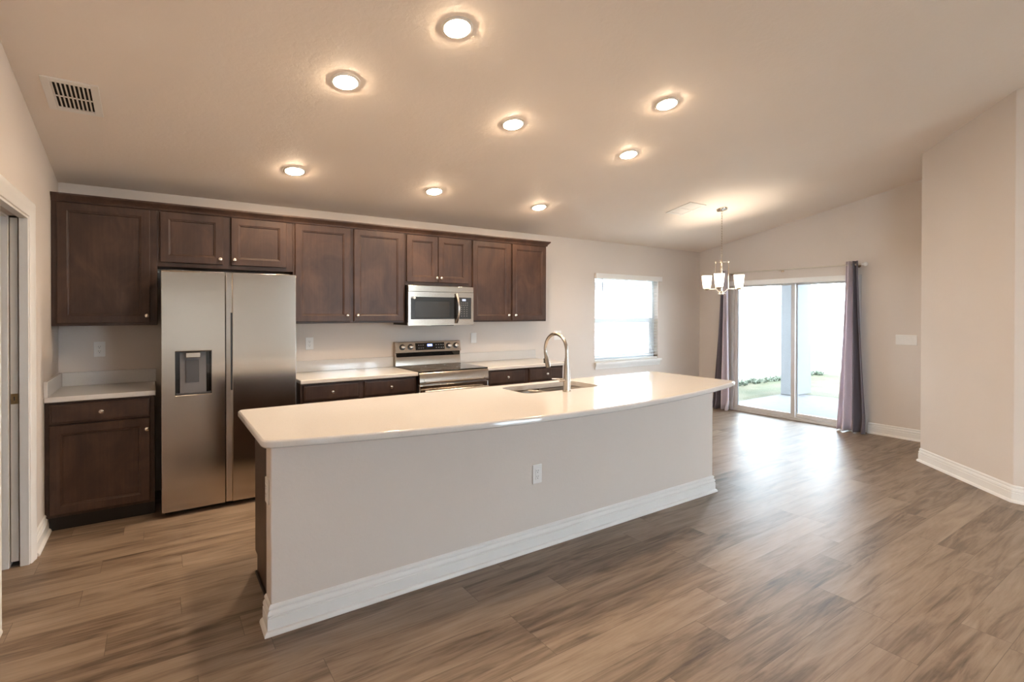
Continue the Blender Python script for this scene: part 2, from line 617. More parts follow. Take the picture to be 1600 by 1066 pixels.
# ------------------------------------------------------------------ pantry pocket door (door_1)
d1 = sempty('door_1', (0, PD[1], 0))
b = MB(); b.box(-0.081, -0.046, PD[1] + 0.004, PD[1] + 0.74, 0.03, PD[2] - 0.01)
slab = b.build('door_slab', M_door, d1, bevel=0.002)
b = MB(); b.box(-0.079, -0.048, PD[1] + 0.002, PD[1] + 0.006, 0.945, 1.005)
lt = b.build('latch', M_brass, slab)
b = MB(); b.box(-0.066, -0.061, PD[1] + 0.0005, PD[1] + 0.003, 0.966, 0.988)
b.build('keyhole', M_slot, slab)
b = MB(); b.box(-0.046, -0.042, PD[1] + 0.003, PD[1] + 0.03, 0.945, 1.005)
b.build('pull_plate', M_nickel, slab)
# jamb strips
b = MB()
b.box(-0.040, 0.0, PD[1] - 0.012, PD[1], 0, PD[2])
b.box(-0.125, -0.088, PD[1] - 0.012, PD[1], 0, PD[2])
b.box(-0.125, 0.0, PD[0], PD[0] + 0.012, 0, PD[2])
b.box(-0.125, -0.088, PD[0] + .012, PD[1] - .012, PD[2] - 0.012, PD[2])
b.box(-0.040, 0.0, PD[0] + .012, PD[1] - .012, PD[2] - 0.012, PD[2])
struct(b.build('trim_1', M_white, bevel=0.001))
b = MB(); b.box(-0.086, -0.042, PD[1] + .004, PD[1] + .8, 0.0, 0.004)
struct(b.build('trim_5', M_grey))
# casing
CS = [(0, 0), (0, 0.016), (0.012, 0.021), (0.030, 0.021), (0.045, 0.016), (0.060, 0.014), (0.078, 0.010), (0.086, 0.006), (0.086, 0)]
b = MB()   # CS: (distance from outer edge inwards, thickness)
W_ = 0.086
yo, yi, zo = PD[1] + W_ + .004, PD[0] - W_ - .004, PD[2] + W_ + .004
def cas_ring(y, z, sy, sz):
    return [(t, y + sy * w, z + sz * w) for w, t in CS]
b.rings([cas_ring(yo, 0, -1, 0), cas_ring(yo, zo, -1, -1), cas_ring(yi, zo, 1, -1), cas_ring(yi, 0, 1, 0)])
struct(b.build('trim_2', M_white, ang=30))

# ------------------------------------------------------------------ cabinets
def door_mb(b, x0, x1, z0, z1, y, t=0.020, rail=0.058, face=-1, drawer=False):
    """raised-frame door lying in an xz plane, back at y, front towards -y (face=-1) or +y"""
    def ring(ins, d):
        yy = y + face * d
        return [(x0 + ins, yy, z0 + ins), (x1 - ins, yy, z0 + ins), (x1 - ins, yy, z1 - ins), (x0 + ins, yy, z1 - ins)]
    if drawer:
        rs = [ring(0, 0), ring(0, t - .007), ring(.003, t - .004), ring(.012, t - .003), ring(.014, t), ]
    else:
        rs = [ring(0, 0), ring(0, t - .004), ring(.004, t), ring(rail - .004, t), ring(rail, t - .003), ring(rail + .008, t - .0045),
              ring(rail + .011, t - .011)]
    b.rings(rs)
def knob_mb(b, x, y, z, face=-1):
    b.lathe([(0.006, 0), (0.0055, 0.010), (0.0065, 0.014), (0.0135, 0.018), (0.0155, 0.023), (0.0135, 0.028), (0.006, 0.0305)],
            (x, y, z), (0, face, 0), 16)

def upper(x0, x1, z0, z1, doors, label, knobs, carc=True):
    t = thing('wall_cabinet', label, 'cabinet', ((x0 + x1) / 2, -0.16, z0), 'espresso wall cabinets above the counter')
    b = MB()
    b.box(x0 + .0005, x1 - .0005, -0.3255, -0.001, z0, z1)
    b.build('carcass', M_cab, t, bevel=0.0015)
    for (dx0, dx1, dz0, dz1), (kx, kz) in zip(doors, knobs):
        b = MB(); door_mb(b, dx0, dx1, dz0, dz1, -0.326)
        d = b.build('door', M_cab, t, smooth=False)
        b = MB(); knob_mb(b, kx, -0.3455, kz)
        b.build('knob', M_bright, d)
    return t
ZT = 2.285
upper(0.001, 0.620, 1.379, ZT, [(0.033, 0.573, 1.398, 2.262)], 'dark espresso wall cabinet with one wide door at the far left end', [(0.553, 1.452)])
upper(0.620, 1.605, 1.835, ZT, [(0.638, 1.066, 1.868, 2.262), (1.123, 1.551, 1.868, 2.262)],
      'short dark espresso two-door cabinet mounted above the steel refrigerator', [(1.044, 1.912), (1.146, 1.912)])
upper(1.605, 2.655, 1.379, ZT, [(1.622, 2.106, 1.396, 2.264), (2.142, 2.632, 1.396, 2.264)],
      'tall dark espresso two-door wall cabinet between refrigerator and microwave', [(2.076, 1.452), (2.172, 1.452)])
upper(2.655, 3.420, 1.757, ZT, [(2.668, 3.011, 1.788, 2.260), (3.018, 3.372, 1.788, 2.260)],
      'short dark espresso two-door cabinet right above the microwave', [(2.990, 1.836), (3.040, 1.836)])
upper(3.420, 4.444, 1.379, ZT, [(3.428, 3.914, 1.394, 2.260), (3.946, 4.432, 1.394, 2.260)],
      'tall dark espresso two-door wall cabinet at the right end, nearest the window', [(3.884, 1.452), (3.976, 1.452)])
# crown
CR = [(0.0, 0.0), (0.010, 0.0), (0.012, 0.010), (0.016, 0.018), (0.024, 0.028), (0.036, 0.040), (0.040, 0.044), (0.040, 0.056), (0.0, 0.056)]
b = MB()
sweep(b, [(4.445, -0.001, 2.268), (4.445, -0.327, 2.268), (0.001, -0.327, 2.268)], CR)
tag(b.build('crown_molding', M_cab, ang=30), 'dark espresso crown molding running along the tops of the wall cabinets', 'molding')

def base(x0, x1, drawers, doors, label, kick_x0=None):
    t = thing('base_cabinet', label, 'cabinet', ((x0 + x1) / 2, -0.30, 0), 'espresso base cabinets along the back wall')
    b = MB(); b.box(x0, x1, -0.609, -0.001, 0.100, 0.8755)
    b.build('carcass', M_cab, t, bevel=0.0015)
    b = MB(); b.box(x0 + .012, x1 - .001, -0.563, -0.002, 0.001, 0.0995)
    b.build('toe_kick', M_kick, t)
    for (dx0, dx1, dz0, dz1) in drawers:
        b = MB(); door_mb(b, dx0, dx1, dz0, dz1, -0.6095, drawer=True)
        d = b.build('drawer', M_cab, t, smooth=False)
        b = MB(); knob_mb(b, (dx0 + dx1) / 2, -0.6295, (dz0 + dz1) / 2)
        b.build('knob', M_bright, d)
    for (dx0, dx1, dz0, dz1, kx) in doors:
        b = MB(); door_mb(b, dx0, dx1, dz0, dz1, -0.6095)
        d = b.build('door', M_cab, t, smooth=False)
        b = MB(); knob_mb(b, kx, -0.6295, dz1 - .075)
        b.build('knob', M_bright, d)
    return t
base(0.002, 0.602, [(0.026, 0.574, 0.728, 0.862)], [(0.026, 0.574, 0.120, 0.716, 0.556)],
     'dark espresso base cabinet with one drawer over a door, left of the refrigerator')
base(1.605, 2.655, [(1.628, 2.098, 0.728, 0.862), (2.146, 2.634, 0.728, 0.862)],
     [(1.628, 2.098, 0.120, 0.716, 2.075), (2.146, 2.634, 0.120, 0.716, 2.17)],
     'dark espresso two-drawer base cabinet between refrigerator and range')
base(3.432, 4.470, [(3.458, 3.914, 0.728, 0.862), (3.978, 4.448, 0.728, 0.862)],
     [(3.458, 3.914, 0.120, 0.716, 3.89), (3.978, 4.448, 0.120, 0.716, 4.0)],
     'dark espresso two-drawer base cabinet right of the range')

def counter(x0, x1, label, side=False, sp_x1=None):
    t = thing('countertop', label, 'countertop', ((x0 + x1) / 2, -0.32, 0.876), 'white quartz countertops along the back wall')
    b = MB()
    b.box(x0, x1, -0.6455, -0.001, 0.8765, 0.9125)
    b.build('slab', M_quartz, t, bevel=0.007)
    b = MB(); b.box(x0 + (0.0215 if side else 0), sp_x1 or x1, -0.021, -0.001, 0.9126, 1.016)
    b.build('backsplash', M_quartz, t, bevel=0.002)
    if side:
        b = MB(); b.box(x0, x0 + 0.021, -0.640, -0.001, 0.9126, 1.016)
        b.build('side_splash', M_quartz, t, bevel=0.002)
counter(0.001, 0.610, 'short white quartz countertop with side splash, left of the refrigerator', True)
counter(1.600, 2.658, 'white quartz countertop with backsplash between refrigerator and range')
counter(3.430, 4.524, 'white quartz countertop with backsplash right of the range')

# ------------------------------------------------------------------ refrigerator
t = thing('refrigerator', 'stainless steel side-by-side refrigerator with water dispenser, standing between cabinets', 'refrigerator', (1.093, -0.38, 0))
FX0, FX1, FY, FZ0, FZ1 = 0.642, 1.545, -0.743, 0.040, 1.781
b = MB(); b.box(FX0 + .012, FX1 - .012, -0.655, -0.03, 0.03, FZ1 - .018)
b.build('cabinet_body', M_grey_d, t, bevel=0.003)
b = MB(); b.box(FX0 + .02, FX1 - .02, -0.640, -0.06, 0.002, 0.0295)
b.build('base_grille', M_blackp, t)
# left (freezer) door with dispenser recess
dx0, dx1, dz0, dz1 = 0.724, 0.953, 0.876, 1.193
LX1 = 1.040
b = MB()
def fridge_slab(b, x0, x1, hole=None):
    if hole is None:
        b.box(x0, x1, FY, -0.662, FZ0, FZ1)
        return
    hx0, hx1, hz0, hz1 = hole
    o = [(x0, FZ0), (x1, FZ0), (x1, FZ1), (x0, FZ1)]
    i = [(hx0, hz0), (hx1, hz0), (hx1, hz1), (hx0, hz1)]
    fo = [b.bm.verts.new((x, FY, z)) for x, z in o]
    fi = [b.bm.verts.new((x, FY, z)) for x, z in i]
    bo = [b.bm.verts.new((x, -0.662, z)) for x, z in o]
    ri = [b.bm.verts.new((x, FY + .062, z)) for x, z in i]
    for k in range(4):
        j = (k + 1) % 4
        b.face([fo[k], fo[j], fi[j], fi[k]])
        b.face([fo[k], fo[j], bo[j], bo[k]])
        b.face([fi[k], fi[j], ri[j], ri[k]])
    b.face(bo)
    b.face(ri)
fridge_slab(b, FX0, LX1, (dx0, dx1, dz0, dz1))
ld = b.build('freezer_door', M_steel, t, bevel=0.004)
b = MB()   # black liner of the recess
b.box(dx0 + .001, dx0 + .006, FY + .003, FY + .058, dz0 + .001, dz1 - .001)
b.box(dx1 - .006, dx1 - .001, FY + .003, FY + .058, dz0 + .001, dz1 - .001)
b.box(dx0 + .006, dx1 - .006, FY + .003, FY + .058, dz1 - .006, dz1 - .001)
b.box(dx0 + .001, dx1 - .001, FY + .058, FY + .0615, dz0 + .001, dz1 - .001)
b.build('dispenser_lining', M_black, ld)
b = MB()
b.prism([(dx0 + .030, FY + .016, dz0 + .012), (dx1 - .034, FY + .016, dz0 + .012), (dx1 - .034, FY + .040, dz1 - .007), (dx0 + .030, FY + .040, dz1 - .007)], (0, .016, 0))
b.build('dispenser_panel', M_grey, ld)
b = MB(); b.box(dx0 + .006, dx1 - .006, FY + .004, FY + .057, dz0 + .001, dz0 + .011)
b.build('drip_tray', M_grey_d, ld, bevel=.001)
b = MB(); b.box(0.790, 0.882, FY + .004, FY + .034, 1.146, 1.184)
b.build('dispenser_spout', M_steel, ld, bevel=.004)
b = MB()
b.prism([(0.789, FY + .020, 0.965), (0.873, FY + .020, 0.965), (0.873, FY + .033, 1.128), (0.789, FY + .033, 1.128)], (0, -.006, 0))
b.build('dispenser_paddle', M_grey_d, ld, bevel=.002)
# right door with recessed handle channel at its left edge
b = MB()
b.prism([(1.046, FY + .014, FZ0), (1.090, FY + .010, FZ0), (1.090, FY, FZ0), (FX1, FY, FZ0), (FX1, -0.662, FZ0), (1.046, -0.662, FZ0)], (0, 0, FZ1 - FZ0))
rd = b.build('fridge_door', M_steel, t, bevel=0.003)
b = MB(); b.box(1.078, 1.089, FY + .0045, FY + .0115, 0.888, 1.475)
b.build('handle_slot', M_blackp, rd)
for x in (FX0 + .06, FX1 - .06):
    b = MB(); b.cyl((x, -0.62, 0.0005), (x, -0.62, 0.03), 0.02)
    b.build('foot', M_blackp, t)
for x in (FX0 + .03, FX1 - .13):
    b = MB(); b.box(x, x + .10, -.660, -.58, FZ1 - .0175, FZ1 + .010)
    b.build('hinge_cover', M_grey_d, t, bevel=.004)

# ------------------------------------------------------------------ microwave
t = thing('microwave', 'stainless over-the-range microwave with black glass door and curved handle', 'microwave', (3.02, -0.2, 1.349))
mx0, mx1, mz0, mz1, MY = 2.662, 3.404, 1.349, 1.750, -0.396
b = MB(); b.box(mx0 + .002, mx1 - .002, -0.366, -0.002, mz0 + .004, mz1)
b.build('housing', M_blackp, t)
b = MB(); b.box(2.92, 3.18, -0.375, -0.20, mz0 - .006, mz0 + .0035)
b.build('vent_filter', M_blackp, t)
gx0, gx1, gz0, gz1 = 2.688, 3.376, 1.412, 1.637
b = MB()
b.box(mx0, mx1, MY, -0.3665, 1.690, mz1)
b.build('vent_strip', M_steel, t, bevel=.003)
b = MB()
b.box(mx0, mx1, MY, -0.3665, gz1, 1.6885)
b.box(mx0, mx1, MY, -0.3665, mz0, gz0)
b.box(mx0, gx0, MY, -0.3665, gz0, gz1)
b.box(gx1, mx1, MY, -0.3665, gz0, gz1)
dr = b.build('door_frame', M_steel, t)
b = MB(); b.box(gx0, 3.225, MY + .003, MY + .012, gz0, gz1)
gl = b.build('door_glass', M_black, t)
b = MB(); b.box(2.735, 3.12, MY + .0018, MY + .0029, gz0 + .02, gz1 - .045)
b.build('mesh_window', plain('dark_oven_mesh', (.026, .025, .024), .15), gl)
b = MB(); b.box(3.226, gx1, MY + .002, MY + .012, gz0, gz1)
kp = b.build('control_panel', M_blackp, t)
b = MB(); b.box(3.268, 3.312, MY + .0008, MY + .0019, 1.600, 1.622)
b.build('display', M_lcd2, kp)
b = MB()
for r_ in range(7):
    for c_ in range(4 if r_ < 2 else 3):
        xx = 3.256 + c_ * (.023 if r_ < 2 else .032)
        zz = 1.578 - r_ * .023
        b.box(xx, xx + .010, MY + .0010, MY + .0019, zz, zz + .006)
b.build('keypad', M_mark, kp)
b = MB(); pts = []
for i in range(13):
    a = i / 12
    pts.append((3.197 + .012 * math.sin(math.pi * a), MY - .012 - .030 * math.sin(math.pi * a), 1.368 + a * .308))
rr = []
for p_ in pts:
    rr.append([(p_[0] - .014, p_[1] + .006, p_[2]), (p_[0] - .012, p_[1] - .005, p_[2]), (p_[0], p_[1] - .009, p_[2]),
               (p_[0] + .012, p_[1] - .005, p_[2]), (p_[0] + .014, p_[1] + .006, p_[2])])
b.rings(rr)
b.cyl((3.199, MY - .014, 1.382), (3.199, MY + .001, 1.382), .009, 10)
b.cyl((3.199, MY - .014, 1.662), (3.199, MY + .001, 1.662), .009, 10)
b.build('handle', M_nickel, t)
b = MB(); b.lathe([(.013, 0), (.013, .004), (.010, .006)], (2.728, MY + .003, 1.627), (0, -1, 0), 20)
b.box(2.692, 2.712, MY - .0008, MY + .003, 1.625, 1.629)
b.build('badge', M_plate, gl)

# ------------------------------------------------------------------ range
t = thing('range', 'stainless electric range with glass cooktop and raised control backguard', 'stove', (3.043, -0.34, 0))
rx0, rx1 = 2.664, 3.424
b = MB(); b.box(rx0, rx1, -0.630, -0.03, 0.06, 0.905)
b.build('oven_body', M_steel_d, t)
b = MB(); b.box(rx0 + .02, rx1 - .02, -0.60, -0.06, 0.001, 0.0595)
b.build('plinth', M_blackp, t)
b = MB(); b.box(rx0 - .002, rx1 + .002, -0.655, -0.075, 0.9055, 0.9190)
ck = b.build('cooktop', M_black, t, bevel=.003)
for (cx_, cy_, r_) in ((2.85, -.23, .075), (3.24, -.23, .09), (2.86, -.49, .10), (3.24, -.49, .08)):
    b = MB(); b.lathe([(r_, 0), (r_, .0004), (r_ - .003, .0004), (r_ - .003, 0)], (cx_, cy_, .9190), (0, 0, 1), 40, False, False)
    b.build('burner_ring', M_grey, ck)
b = MB(); b.prism([(rx0 - .002, -.631, .793), (rx0 - .002, -.660, .793), (rx0 - .002, -.668, .800), (rx0 - .002, -.664, .895), (rx0 - .002, -.656, .905), (rx0 - .002, -.631, .905)], (rx1 - rx0 + .004, 0, 0))
fp = b.build('front_panel', M_steel, t, bevel=.001)
b = MB()
pts = [(rx0 + .045, .845), (rx0 + .048, .822), (rx0 + .062, .812), (rx1 - .062, .812), (rx1 - .048, .822), (rx1 - .045, .845)]
b.tube([(x, -.668, z) for x, z in pts], .004, 8)
b.build('panel_trim', M_bright, fp)
b = MB(); b.box(rx0, rx1, -.660, -.631, .22, .782)
od = b.build('oven_door', M_steel, t, bevel=.004)
b = MB(); b.box(rx0 + .09, rx1 - .09, -.664, -.6605, .36, .64)
b.build('oven_window', M_black, od)
b = MB(); b.tube([(rx0 + .03, -.712, .728), (rx1 - .03, -.712, .728)], .014, 14)
for x in (rx0 + .07, rx1 - .07):
    b.box(x - .012, x + .012, -.708, -.661, .716, .740)
b.build('oven_handle', M_nickel, od)
b = MB(); b.box(rx0, rx1, -.655, -.631, .075, .205)
b.build('storage_drawer', M_steel, t, bevel=.004)
# backguard
b = MB(); b.prism([(rx0 - .004, -.004, .9195), (rx0 - .004, -.074, .9195), (rx0 - .004, -.066, 1.012), (rx0 - .004, -.058, 1.030),
                   (rx0 - .004, -.058, 1.046), (rx0 - .004, -.080, 1.056), (rx0 - .004, -.056, 1.164), (rx0 - .004, -.046, 1.170), (rx0 - .004, -.004, 1.170)],
                  (rx1 - rx0 + .008, 0, 0))
bg = b.build('backguard', M_steel, t, bevel=.0015)
b = MB(); b.prism([(rx0 + .012, -.0665, 1.014), (rx0 + .012, -.0590, 1.030), (rx0 + .012, -.0590, 1.045), (rx0 + .012, -.0790, 1.0545), (rx0 + .012, -.0830, 1.0500), (rx0 + .012, -.0720, 1.012)],
                  (rx1 - rx0 - .024, 0, 0))
b.build('vent_band', M_black, bg)
def onbg(z, d=0.0):    # y on the sloped control face
    return -.080 + (z - 1.056) * (.024 / .108) - d
b = MB()
b.prism([(2.884, onbg(1.078), 1.078), (2.884, onbg(1.153), 1.153), (2.884, onbg(1.153, .003), 1.153), (2.884, onbg(1.078, .003), 1.078)], (.342, 0, 0))
cp = b.build('control_screen', M_black, bg)
b = MB()
b.prism([(3.022, onbg(1.116, .0031), 1.116), (3.022, onbg(1.138, .0031), 1.138), (3.022, onbg(1.138, .0042), 1.138), (3.022, onbg(1.116, .0042), 1.116)], (.056, 0, 0))
b.build('clock_display', M_lcd, cp)
b = MB()
for x in (2.915, 2.940, 2.965, 3.12, 3.15, 3.18, 3.205):
    for z in (1.095, 1.125):
        b.prism([(x, onbg(z, .0031), z), (x, onbg(z + .008, .0031), z + .008), (x, onbg(z + .008, .0036), z + .008), (x, onbg(z, .0036), z)], (.012, 0, 0))
b.build('keypad_print', M_mark, cp)
for x in (2.735, 2.826, 3.278, 3.366):
    z = 1.114
    b = MB(); b.lathe([(.031, 0), (.031, .006), (.026, .008)], (x, onbg(z), z), (0, -1, .22), 24)
    kb = b.build('control_knob', M_blackp, bg)
    b = MB(); b.lathe([(.023, .0085), (.021, .030), (.018, .032)], (x, onbg(z), z), (0, -1, .22), 24)
    b.build('knob_cap', M_nickel, kb)

# ------------------------------------------------------------------ island
KX0, KX1, KY0, KY1 = 1.048, 4.410, -2.600, -2.482
t = thing('half_wall', 'painted beige half wall carrying the island, with white baseboard around its foot', 'half wall', (2.73, -2.54, 0))
b = MB(); b.box(KX0, KX1, KY0, KY1, 0.0005, 0.8765)
b.build('wall_body', M_wall, t, bevel=.006)
b = MB()
sweep(b, [(KX1, KY1, .0005), (KX1, KY0, .0005), (KX0, KY0, .0005), (KX0, KY1, .0005)], BB)
b.build('baseboard', M_white, t, ang=30)
t = thing('island_cabinet', 'dark espresso cabinet row behind the half wall, under the island countertop', 'cabinet', (2.73, -2.17, 0))
ix0, ix1, iy0, iy1 = 1.086, 4.385, -2.4815, -1.872
b = MB()
b.prism([(ix0, iy0, .001), (ix0, iy1 - .075, .001), (ix0, iy1 - .075, .100), (ix0, iy1, .100), (ix0, iy1, .876), (ix0, iy0, .876)], (.018, 0, 0))
b.prism([(ix1 - .018, iy0, .001), (ix1 - .018, iy1 - .075, .001), (ix1 - .018, iy1 - .075, .100), (ix1 - .018, iy1, .100), (ix1 - .018, iy1, .876), (ix1 - .018, iy0, .876)], (.018, 0, 0))
b.box(ix0 + .018, 2.66, iy0, iy1, .100, .876)
b.box(3.54, ix1 - .018, iy0, iy1, .100, .876)
b.box(2.66, 3.54, iy0, iy1, .100, .62)
b.box(2.66, 3.54, iy1 - .02, iy1, .62, .876)
b.build('carcass', M_cab, t)
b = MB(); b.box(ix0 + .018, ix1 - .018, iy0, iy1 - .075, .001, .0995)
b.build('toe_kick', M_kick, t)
b = MB(); b.box(ix0 - .012, ix0, iy0, iy1 - .08, .001, .018)
b.build('shoe_molding', M_kick, t, bevel=.004)
xs = [1.11, 1.55, 1.99, 2.45, 2.66 + .02, 3.10, 3.52, 3.95, 4.36]
for x0, x1 in zip(xs, xs[1:]):
    if x1 - x0 < .3:
        x1 = x0 + .2
    b = MB(); door_mb(b, x0 + .01, x1 - .01, .125, .715, iy1 + .0005, face=1)
    d = b.build('door', M_cab, t, smooth=False)
    b = MB(); knob_mb(b, x1 - .045, iy1 + .0205, .655, 1); b.build('knob', M_bright, d)
    b = MB(); door_mb(b, x0 + .01, x1 - .01, .728, .862, iy1 + .0005, face=1, drawer=True)
    d = b.build('drawer', M_cab, t, smooth=False)
    b = MB(); knob_mb(b, (x0 + x1) / 2, iy1 + .0205, .795, 1); b.build('knob', M_bright, d)

# island countertop : bowed front edge, sink cut-out
CT0, CT1 = 0.8775, 0.9140
def island_outline():
    pts = []
    xa, xb, yb, ye = 1.000, 4.585, -1.820, -2.700
    bow = 0.262
    n = 48
    # corner radius handled by simple chamfer points
    pts.append((xb - .03, yb)); pts.append((xb - .009, yb - .009)); pts.append((xb, yb - .03))
    pts.append((xb, ye + .035)); pts.append((xb - .010, ye + .010))
    for i in range(n + 1):
        x = xb - .035 - (xb - xa - .07) * i / n
        s_ = (x - (xa + xb) / 2) / ((xb - xa) / 2)
        pts.append((x, ye - bow * (1 - s_ * s_)))
    pts.append((xa + .010, ye + .010)); pts.append((xa, ye + .035))
    pts.append((xa, yb - .03)); pts.append((xa + .009, yb - .009)); pts.append((xa + .03, yb))
    return pts
def offset(pts, d):
    """inward offset of a clockwise (seen from above) outline"""
    n = len(pts); out = []
    for i in range(n):
        p0, p1, p2 = Vector(pts[i - 1]), Vector(pts[i]), Vector(pts[(i + 1) % n])
        a = (p1 - p0).normalized(); c = (p2 - p1).normalized()
        na, nc = Vector((a.y, -a.x)), Vector((c.y, -c.x))
        m = (na + nc).normalized(); m = m / max(.5, m.dot(na))
        out.append((p1.x + m.x * d, p1.y + m.y * d))
    return out
def rrect(x0, x1, y0, y1, r, n=6):
    pts = []
    for cx_, cy_, a0 in ((x1 - r, y1 - r, 0), (x0 + r, y1 - r, 90), (x0 + r, y0 + r, 180), (x1 - r, y0 + r, 270)):
        for i in range(n + 1):
            a = R(a0 + 90 * i / n)
            pts.append((cx_ + r * math.cos(a), cy_ + r * math.sin(a)))
    return pts
SX0, SX1, SY0, SY1 = 2.735, 3.455, -2.280, -1.925
b = MB()
out = island_outline()
loops = [(0.006, CT0), (0.0, CT0 + .006), (0.0, CT1 - .010), (0.003, CT1 - .004), (0.009, CT1)]
rr = b.rings([[(x, y, z) for x, y in offset(out, d)] for d, z in loops], False, False)
hole = rrect(SX0, SX1, SY0, SY1, .07)
ht = [b.bm.verts.new((x, y, CT1)) for x, y in hole]
hb = [b.bm.verts.new((x, y, CT0)) for x, y in hole]
for i in range(len(ht)):
    j = (i + 1) % len(ht)
    b.face([ht[i], ht[j], hb[j], hb[i]])
b.bm.edges.ensure_lookup_table()
def fill(l0, l1):
    es = []
    for L_ in (l0, l1):
        for i in range(len(L_)):
            e = b.bm.edges.get((L_[i], L_[(i + 1) % len(L_)]))
            es.append(e)
    bmesh.ops.triangle_fill(b.bm, use_beauty=True, use_dissolve=False, edges=es)
fill(rr[-1], ht)
fill(rr[0], hb)
tag(b.build('island_countertop', M_quartz, ang=30), 'long white quartz island countertop with a bowed front edge and sink cut-out', 'countertop')

# sink
t = thing('kitchen_sink', 'undermount stainless double-bowl sink set into the island countertop', 'sink', ((SX0 + SX1) / 2, (SY0 + SY1) / 2, .69))
mid = 3.075
for (x0, x1) in ((SX0 - .004, mid - .011), (mid + .011, SX1 + .004)):
    b = MB()
    prof = [(0, .8765), (.004, .862), (.010, .72), (.035, .700)]
    rings = []
    for ins, z in prof:
        rings.append([(x, y, z) for x, y in rrect(x0 + ins, x1 - ins, SY0 - .004 + ins, SY1 + .004 - ins, .065)])
    b.rings(rings, False, True)
    o = b.build('bowl', M_sink, t)
    so = o.modifiers.new('thick', 'SOLIDIFY'); so.thickness = .0015; so.offset = 1
    b = MB(); b.lathe([(.042, 0), (.042, .003), (.030, .004), (.026, -.001)], ((x0 + x1) / 2, (SY0 + SY1) / 2, .7015), (0, 0, 1), 24)
    b.build('drain', M_nickel, o)
b = MB(); b.box(mid - .012, mid + .012, SY0 + .03, SY1 - .03, .850, .866)
b.build('divider', M_sink, t, bevel=.006)

# faucet
t = thing('faucet', 'brushed nickel gooseneck pull-down faucet standing behind the island sink', 'faucet', (3.045, -2.345, CT1))
fx, fy = 3.045, -2.345
b = MB()
b.lathe([(.031, .0003), (.031, .006), (.027, .010), (.0255, .08), (.0225, .16), (.0165, .215), (.0145, .24)], (fx, fy, CT1), (0, 0, 1), 24)
b.build('body', M_nickel, t)
b = MB(); pts = [(fx, fy, CT1 + .235)]
cx_, rad, zc_ = fy + .125, .125, CT1 + .285
for i in range(25):
    a = math.pi - (math.pi + R(22)) * i / 24
    pts.append((fx, cx_ + rad * math.cos(a), zc_ + rad * math.sin(a)))
b.tube(pts, .0125, 14)
b.build('spout', M_nickel, t)
e = Vector(pts[-1]); dv = (Vector(pts[-1]) - Vector(pts[-2])).normalized()
b = MB(); b.lathe([(.0135, 0), (.0165, .02), (.0185, .07), (.0185, .088), (.015, .090)], e, dv, 18)
hd = b.build('spray_head', M_nickel, t)
b = MB(); b.box(fx - .006, fx + .006, e.y + .004, e.y + .022, e.z - .055, e.z - .02)
b.build('spray_button', M_blackp, hd)
b = MB(); b.cyl((fx - .024, fy, CT1 + .085), (fx - .062, fy, CT1 + .085), .0125, 14)
b.tube([(fx - .055, fy, CT1 + .085), (fx - .066, fy + .004, CT1 + .090), (fx - .085, fy + .010, CT1 + .094), (fx - .125, fy + .016, CT1 + .098)], [.010, .008, .006, .0045], 10)
b.build('lever_handle', M_nickel, t)

# ------------------------------------------------------------------ outlets and switches
def plate(name, label, cat, pos, normal, gangs=1, kind='outlet', group=None):
    """wall plate whose back sits at pos, facing normal (axis aligned)"""
    nx, ny = normal
    w = .072 + .046 * (gangs - 1)
    h = .118
    p0 = Vector(pos)
    side = Vector((-ny, nx, 0))
    nn = Vector((nx, ny, 0))
    t = thing(name, label, cat, p0, group)
    def bx(b, s0, s1, z0, z1, d0, d1):
        a = p0 + side * s0 + nn * d0; c = p0 + side * s1 + nn * d1
        b.box(a.x, c.x, a.y, c.y, p0.z + z0, p0.z + z1)
    b = MB(); bx(b, -w / 2, w / 2, -h / 2, h / 2, .0006, .007)
    b.build('plate', M_plate, t, bevel=.003)
    for g in range(gangs):
        s = (g - (gangs - 1) / 2) * .046
        b = MB(); bx(b, s - .0165, s + .0165, -.033, .033, .0071, .0092)
        ins = b.build('receptacle' if kind == 'outlet' else 'rocker', M_plate, t, bevel=.0008)
        if kind == 'outlet':
            b = MB()
            for zz in (-.018, .018):
                bx(b, s - .007, s - .0050, zz, zz + .008, .0090, .0096)
                bx(b, s + .005, s + .0070, zz, zz + .008, .0090, .0096)
                bx(b, s - .0022, s + .0022, zz - .010, zz - .005, .0090, .0096)
            b.build('slots', M_slot, ins)
    return t
plate('wall_outlet', 'white duplex outlet above the small counter left of the refrigerator', 'outlet', (.244, 0, 1.187), (0, -1))
plate('wall_outlet', 'white duplex outlet above the counter between refrigerator and range', 'outlet', (1.820, 0, 1.180), (0, -1))
plate('light_switch', 'white single switch plate right of the range, under the wall cabinet', 'switch', (3.637, 0, 1.188), (0, -1), 1, 'switch')
plate('light_switch', 'white double switch plate on the wall just above the faucet', 'switch', (4.890, 0, 1.190), (0, -1), 2, 'switch')
plate('light_switch', 'wide white four-gang switch plate on the wall right of the curtain', 'switch', (XR, -2.807, 1.166), (-1, 0), 4, 'switch')
plate('wall_outlet', 'white duplex outlet on the long front of the island half wall', 'outlet', (2.582, KY0, .468), (0, -1))
plate('wall_outlet', 'white duplex outlet on the narrow left end of the half wall', 'outlet', (KX0, -2.530, .640), (-1, 0))

